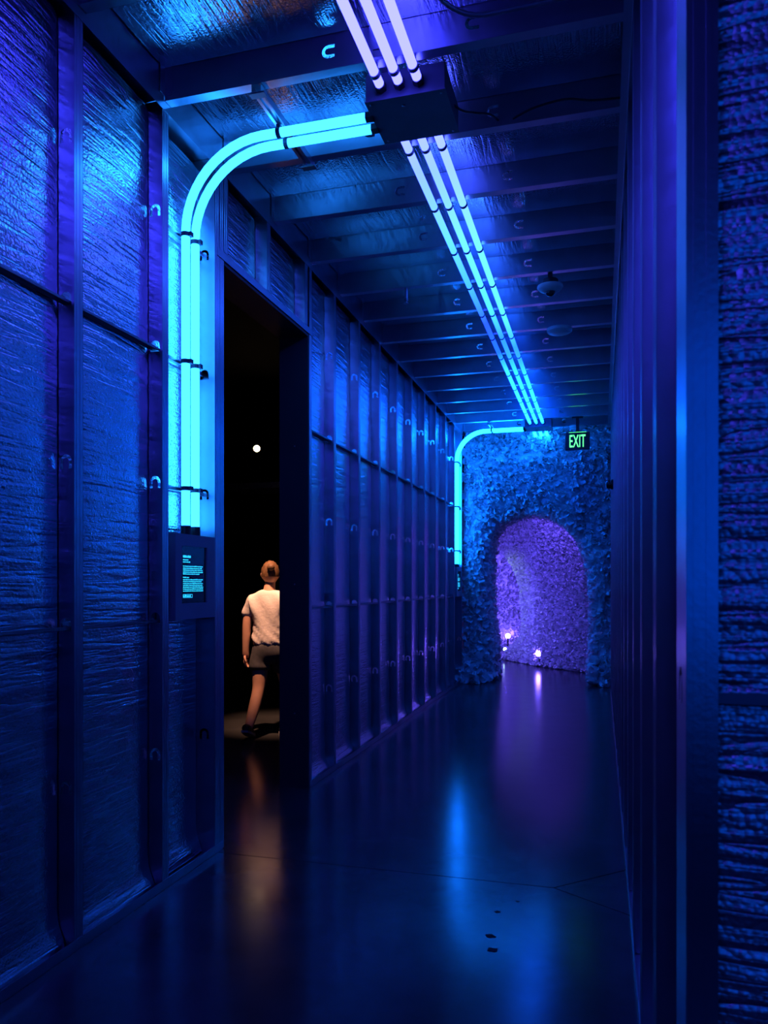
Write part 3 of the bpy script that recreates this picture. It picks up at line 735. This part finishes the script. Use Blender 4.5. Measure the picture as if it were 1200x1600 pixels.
# second mass behind: its left edge swings over like an arch
def interp(tab, z):
    for (a, xa), (b, xb) in zip(tab, tab[1:]):
        if z <= b: return xa+(xb-xa)*(z-a)/(b-a)
    return tab[-1][1]
EDGE = [(0, -1.66), (.12, -1.60), (.25, -1.45), (.40, -1.29), (.6, -1.24), (1.3, -1.28), (1.6, -1.38), (1.9, -1.57), (2.15, -1.85), (2.35, -2.2), (2.9, -2.5)]
YTAB = [(-2.6, 14.4), (-1.7, 14.12), (-1.25, 13.55), (-1.03, 13.15), (-.5, 12.65), (-.24, 12.42), (.5, 12.0)]
def mass_fn(u, v):
    z = v*2.9; xe = interp(EDGE, z)
    if u < .15: q = u/.15; return (xe-.06*math.sin(q*math.pi), interp(YTAB, xe)+.7*(1-q), z)
    q = (u-.15)/.85; x = xe+(.5-xe)*q
    return (x, interp(YTAB, x)-.10*math.exp(-(z/.25)**2)+.06*(1-min(1, q*5))**2, z)
vs2, fs2 = grid_surface(mass_fn, 40, 36)
part2 = root('petal_partition', (-.6, 13.0, 0), 'curved inner wall of pale petals lit violet behind the archway', 'wall covering')
off2 = Vector(part2.location); mb = MB(); mb.add([tuple(Vector(v)-off2) for v in vs2], fs2); mb.obj('backing', M['petal_core'], part2, smooth=True)
p2, n2 = sample_mesh(vs2, fs2, 1300, 3)
n2 = [n if (n[1] < 0 or abs(n[1]) < .3 and n[0] < 0) else -n for n in n2]
petal_mass(above_floor(scatter([p-np.array(off2) for p in p2], n2, .062, .5, 4)), part2, 5)
def back_fn(u, v):
    a = -.9+u*1.9; return (-2.3+2.9*math.sin(a)*.9, 15.2+1.45*math.cos(a), v*2.9)
vs3, fs3 = grid_surface(back_fn, 30, 24)
part3 = root('petal_back_wall', (-2.2, 16.4, 0), 'farthest petal wall glimpsed through the opening left of the curved inner wall', 'wall covering')
off3 = Vector(part3.location); mb = MB(); mb.add([tuple(Vector(v)-off3) for v in vs3], fs3); mb.obj('backing', M['petal_core'], part3, smooth=True)
p3, n3 = sample_mesh(vs3, fs3, 700, 6); n3 = [n if n[1] < 0 else -n for n in n3]
petal_mass(above_floor(scatter([p-np.array(off3) for p in p3], n3, .055, .5, 7)), part3, 8)
# roof over the tunnel
tag(MB().box(-6, .9, 11.62, 18.5, 2.95, 3.05).obj('ceiling_tunnel', M['petal_core']), kind='structure')

M['lamp_pale'] = emit('lamp_pale', (.55, 1.0, .80), 22)
def floor_lamp(x, y, z, lab, r_=.055, m='lamp_violet'):
    t = root('floor_spotlight', (x, y, 0), lab, 'spotlight', 'small violet spotlights among the petals')
    MB().lathe([(.05, 0), (.05, .012), (.014, .016), (.014, z-.03)], 16).obj('stand', M['black'], t)
    dirv = Vector((-x*.4, -y, 1.0-z)).normalized()
    MB().tube([Vector((0, 0, z-.07)), Vector((0, 0, z-r_*.8))], [.018, r_*.75], 16).obj('housing', M['black'], t)
    b = MB(); b.lathe([(.001, -r_)]+[(r_*math.cos(a), r_*math.sin(a)) for a in [R(q) for q in range(-75, 76, 15)]]+[(.001, r_)], 20)
    q = dirv.to_track_quat('Z', 'Y').to_matrix(); b.v = [tuple(q @ Vector(v)+Vector((0, 0, z))) for v in b.v]
    b.obj('bulb', M[m], t, smooth=True)
floor_lamp(-1.00, 13.02, .215, 'glowing white-violet spotlight at the foot of the curved inner petal wall')
floor_lamp(-1.92, 16.45, .27, 'glowing white-violet spotlight before the farthest petal wall')
floor_lamp(-1.76, 14.62, .14, 'pale spotlight half hidden behind the foot of the inner petal wall', .032, 'lamp_pale')

# ------------------------------------------------------------------ dark gallery beyond the doorway
tag(MB().box(-12.2, -12, -2.4, 12.45, 0, 4.6).obj('wall_gallery_left', M['blackwall']), kind='structure')
tag(MB().box(-12.2, -2.1, 12.3, 12.45, 0, 4.6).obj('wall_gallery_back', M['blackwall']), kind='structure')
tag(MB().box(-12.2, -2.1, -2.6, -2.4, 0, 4.6).obj('wall_gallery_front', M['blackwall']), kind='structure')
tag(MB().box(-12.2, XL-DEP-.031, -2.6, 12.45, 4.6, 4.7).obj('ceiling_gallery', M['blackwall']), kind='structure')
t = root('track_spotlight', (-5.23, 11.1, 4.6), 'small warm spotlight shining high up in the dark room beyond the doorway', 'spotlight')
MB().tube([(0, 0, -.0005), (0, 0, -1.02)], .012, 10).obj('stem', M['black'], t)
dv = (Vector((0, 0, 1.0))-Vector((-5.23, 11.1, 3.5))).normalized()
MB().tube([Vector((0, 0, -1.09))-dv*.12, Vector((0, 0, -1.09))], .055, 18).obj('housing', M['black'], t)
b = MB(); b.lathe([(.050, 0), (.048, .006), (.03, .012), (.001, .014)], 20); q = dv.to_track_quat('Z', 'Y').to_matrix()
b.v = [tuple(q @ Vector(v)+Vector((0, 0, -1.09))) for v in b.v]; b.obj('lens', M['lamp_warm'], t, smooth=True)

# ------------------------------------------------------------------ the person walking through the dark room
def skin_mesh(chains, name, m, lev=2):
    """chains: list of (points [(x,y,z)], radii [r or (rx,ry)], parent (chain, index) or None) joined to one skinned mesh"""
    vs = []; es = []; rr = []; idx = []
    for pts_, rad, par in chains:
        ids = []
        for k, (p, r_) in enumerate(zip(pts_, rad)):
            ids.append(len(vs)); vs.append(p); rr.append(r_ if isinstance(r_, tuple) else (r_, r_))
            if k: es.append((ids[-2], ids[-1]))
        if par is not None: es.append((idx[par[0]][par[1]], ids[0]))
        idx.append(ids)
    me = bpy.data.meshes.new(name); me.from_pydata(vs, es, []); me.update()
    o = bpy.data.objects.new(name, me); COL.objects.link(o)
    md = o.modifiers.new('skin', 'SKIN'); md.use_smooth_shade = True
    roots = {c[0] for c in [i for i, (_, _, p) in zip(idx, chains) if p is None]}
    for i, r_ in enumerate(rr):
        sv = me.skin_vertices[0].data[i]; sv.radius = r_; sv.use_root = i in roots
    s = o.modifiers.new('sub', 'SUBSURF'); s.levels = lev; s.render_levels = lev
    dg = bpy.context.evaluated_depsgraph_get(); out = bpy.data.meshes.new_from_object(o.evaluated_get(dg))
    bpy.data.objects.remove(o); out.materials.clear(); out.materials.append(m); out.shade_smooth(); return out

per = root('person', (-2.90, 6.42, 0), 'person seen from behind walking through the dark room in white t-shirt and dark shorts', 'person')
per.rotation_euler = (0, 0, R(2)); per.scale = (1.06, 1.06, 1.0)
# local: faces +Y (away), +X is the figure's right. standing height about 1.55
def hand(wrist, dirn, across, curl, s=1.0):
    """finger chains rooted in the palm"""
    w_ = Vector(wrist); d_ = Vector(dirn).normalized(); a = Vector(across).normalized(); c = Vector(curl).normalized(); ch = []
    for k, (off_, ln) in enumerate(((-.027, .062), (-.009, .072), (.009, .068), (.026, .052))):
        b0 = w_+d_*.055+a*off_*s; b1 = w_+d_*.085+a*off_*s
        p1 = b1+(d_*.9+c*.35)*ln*.45; p2 = p1+(d_*.6+c*.75)*ln*.35; p3 = p2+(d_*.3+c*.9)*ln*.25
        ch.append(([tuple(q) for q in (b0, b1, p1, p2, p3)], [.010, .0095, .0085, .008, .0065], None))
    t0 = w_+d_*.02-a*.022; t1 = w_+d_*.05-a*.045+c*.012; t2 = w_+d_*.08-a*.050+c*.025
    ch.append(([tuple(q) for q in (t0, t1, t2)], [.012, .0105, .008], None)); return ch
Lw = (-.205, -.03, .745); Rw = (.27, .20, .80)
body = [
 ([(0, 0, .82), (0, .0, .93), (0, .005, 1.06), (0, .0, 1.19), (0, -.005, 1.27), (0, .0, 1.325), (0, .02, 1.39), (0, .025, 1.43)],
  [(.15, .105), (.125, .09), (.120, .085), (.135, .082), (.082, .058), (.050, .050), (.048, .048), (.048, .048)], None),
 # left leg (trailing, reaching back towards us and to the side)
 ([(-.075, -.01, .74), (-.075, -.03, .60), (-.07, -.06, .43), (-.08, -.15, .25), (-.09, -.24, .095)], [.085, .078, .056, .052, .036], (0, 0)),
 # right leg (forward)
 ([(.085, .03, .74), (.09, .11, .60), (.09, .17, .43), (.09, .16, .25), (.09, .15, .085)], [.085, .078, .056, .054, .036], (0, 0)),
 ([(-.155, -.005, 1.235), (-.185, -.015, 1.12), (-.195, -.03, .99), (-.20, -.03, .86), Lw, (-.206, -.02, .69)], [.052, .046, .040, .036, (.026, .030), (.020, .036)], (0, 3)),
 ([(.155, .0, 1.235), (.20, .015, 1.12), (.225, .04, .99), (.25, .12, .89), Rw, (.28, .25, .765)], [.052, .046, .040, .036, (.026, .030), (.020, .036)], (0, 3)),
]
body += hand(Lw, (0, .02, -1), (0, 1, 0), (.8, .3, 0)) + hand(Rw, (.25, .6, -.6), (-.3, .6, .6), (-.8, .2, -.3))
link('body', skin_mesh(body, 'body', M['skin']), per)
# head with face, turned slightly to the left
def head_mesh():
    bm = bmesh.new(); bmesh.ops.create_uvsphere(bm, u_segments=32, v_segments=24, radius=1)
    for v in bm.verts:
        x, y, z = v.co
        jaw = 1-.30*max(0, -z)**1.3
        X = x*.073*jaw; Yv = y*.092*(1-.12*max(0, -z)*(1 if y < 0 else .3)); Zv = z*.112
        if y > .3:                              # face side
            nose = math.exp(-((x/.16)**2+((z+.18)/.20)**2)); Yv += .020*nose
            for ex_ in (-.42, .42): Yv -= .010*math.exp(-(((x-ex_)/.20)**2+((z-.02)/.14)**2))
            Yv += .007*math.exp(-((x/.55)**2+((z-.22)/.10)**2))
            Yv += .008*math.exp(-((x/.30)**2+((z+.52)/.09)**2)) - .007*math.exp(-((x/.34)**2+((z+.53)/.025)**2))
            Yv += .010*math.exp(-((x/.3)**2+((z+.88)/.15)**2))
        for sx_ in (-1, 1):                     # ears
            e_ = math.exp(-(((y+.08)/.20)**2+((z+.12)/.25)**2)) if x*sx_ > .8 else 0
            X += sx_*.016*e_
        v.co = (X, Yv, Zv)
    me = bpy.data.meshes.new('head'); bm.to_mesh(me); bm.free(); me.materials.append(M['skin']); me.shade_smooth(); return me
hd = link('head', head_mesh(), per, (-.005, .035, 1.465), (R(-4), 0, R(24)))
# short tied hair: cap over the skull and a small knot
bm = bmesh.new(); bmesh.ops.create_uvsphere(bm, u_segments=32, v_segments=20, radius=1)
bmesh.ops.delete(bm, geom=[v for v in bm.verts if v.co.z < -.45 or (v.co.y > .45 and v.co.z < .45) or (abs(v.co.x) > .5 and v.co.y > .1 and v.co.z < .1)], context='VERTS')
for v in bm.verts:
    q = v.co; r_ = 1+.03*math.sin(q.x*26)+.02*math.sin(q.y*19+q.z*8); v.co = (q.x*.079*r_, q.y*.099*r_-.003, q.z*.116*r_+.004)
me = bpy.data.meshes.new('hair'); bm.to_mesh(me); bm.free(); me.materials.append(M['hair']); me.shade_smooth(); link('hair', me, hd)
MB().lathe([(.002, -.03), (.02, -.026), (.031, -.010), (.033, .006), (.025, .022), (.006, .031)], 16, (0, -.108, .05), 'y', -1).obj('hair_knot', M['hair'], hd, smooth=True)
for sx_ in (-1, 1):
    MB().lathe([(.001, -.011), (.008, -.008), (.011, 0), (.008, .008), (.001, .011)], 12, (sx_*.031, .079, .004)).obj('eye', M['white'], hd, smooth=True)
# t-shirt: torso and short sleeves
shirt = [
 ([(0, 0, .775), (0, .0, .90), (0, .005, 1.06), (0, .0, 1.19), (0, -.004, 1.275), (0, .0, 1.325)], [(.172, .128), (.158, .118), (.155, .112), (.180, .118), (.150, .100), (.070, .066)], None),
 ([(-.158, -.005, 1.232), (-.182, -.012, 1.15), (-.196, -.02, 1.055)], [.068, .064, .060], (0, 3)),
 ([(.158, .0, 1.232), (.195, .01, 1.15), (.218, .025, 1.055)], [.068, .064, .060], (0, 3))]
link('t_shirt', skin_mesh(shirt, 't_shirt', M['shirt'], 3), per)
me = per.children[-1].data
for v in me.vertices:                            # pull folds across the lower back
    p = v.co; f_ = max(0, min(1, (1.12-p.z)/.3)); v.co += v.normal*(.008*f_*math.sin((p.z*1.0+p.x*.9)*75)+.004*math.sin(p.x*40+p.z*22))
shorts = [
 ([(0, 0, .87), (0, 0, .80), (0, 0, .755)], [(.152, .116), (.158, .122), (.150, .115)], None),
 ([(-.078, -.01, .71), (-.078, -.025, .63), (-.075, -.035, .575)], [.102, .104, .104], (0, 2)), ([(.088, .035, .71), (.092, .09, .63), (.092, .115, .575)], [.102, .104, .104], (0, 2))]
link('shorts', skin_mesh(shorts, 'shorts', M['shorts']), per)
def shoe(ankle, toe_dir, pitch):
    e = bpy.data.objects.new('shoe', None)
    prof = [(-.07, .030, .052), (-.045, .036, .068), (0, .037, .070), (.05, .040, .052), (.10, .043, .038), (.135, .036, .030), (.155, .018, .020)]
    mb = MB(); vs = []; fs = []; n = 12
    for y, hw, ht in prof:
        for k in range(n): a = 2*math.pi*k/n; vs.append((hw*math.cos(a), y, ht*.5+ht*.5*math.sin(a)+.012))
    for i in range(len(prof)-1):
        for k in range(n): a = i*n+k; b = i*n+(k+1) % n; fs.append((a, b, b+n, a+n))
    fs += [tuple(range(n))[::-1], tuple((len(prof)-1)*n+k for k in range(n))]; mb.add(vs, fs)
    o = mb.obj('shoe', M['shoe'], per, smooth=True)
    s = MB().prism([(.030, -.072), (.038, 0), (.044, .09), (.034, .145), (0, .162), (-.034, .145), (-.044, .09), (-.038, 0), (-.030, -.072)], 'z', 0, .020).obj('sole', M['sole'], o)
    o.location = ankle; o.rotation_euler = (pitch, 0, toe_dir)
shoe((.09, .15, .001), R(-6), 0)
shoe((-.09, -.262, .060), R(8), R(-22))
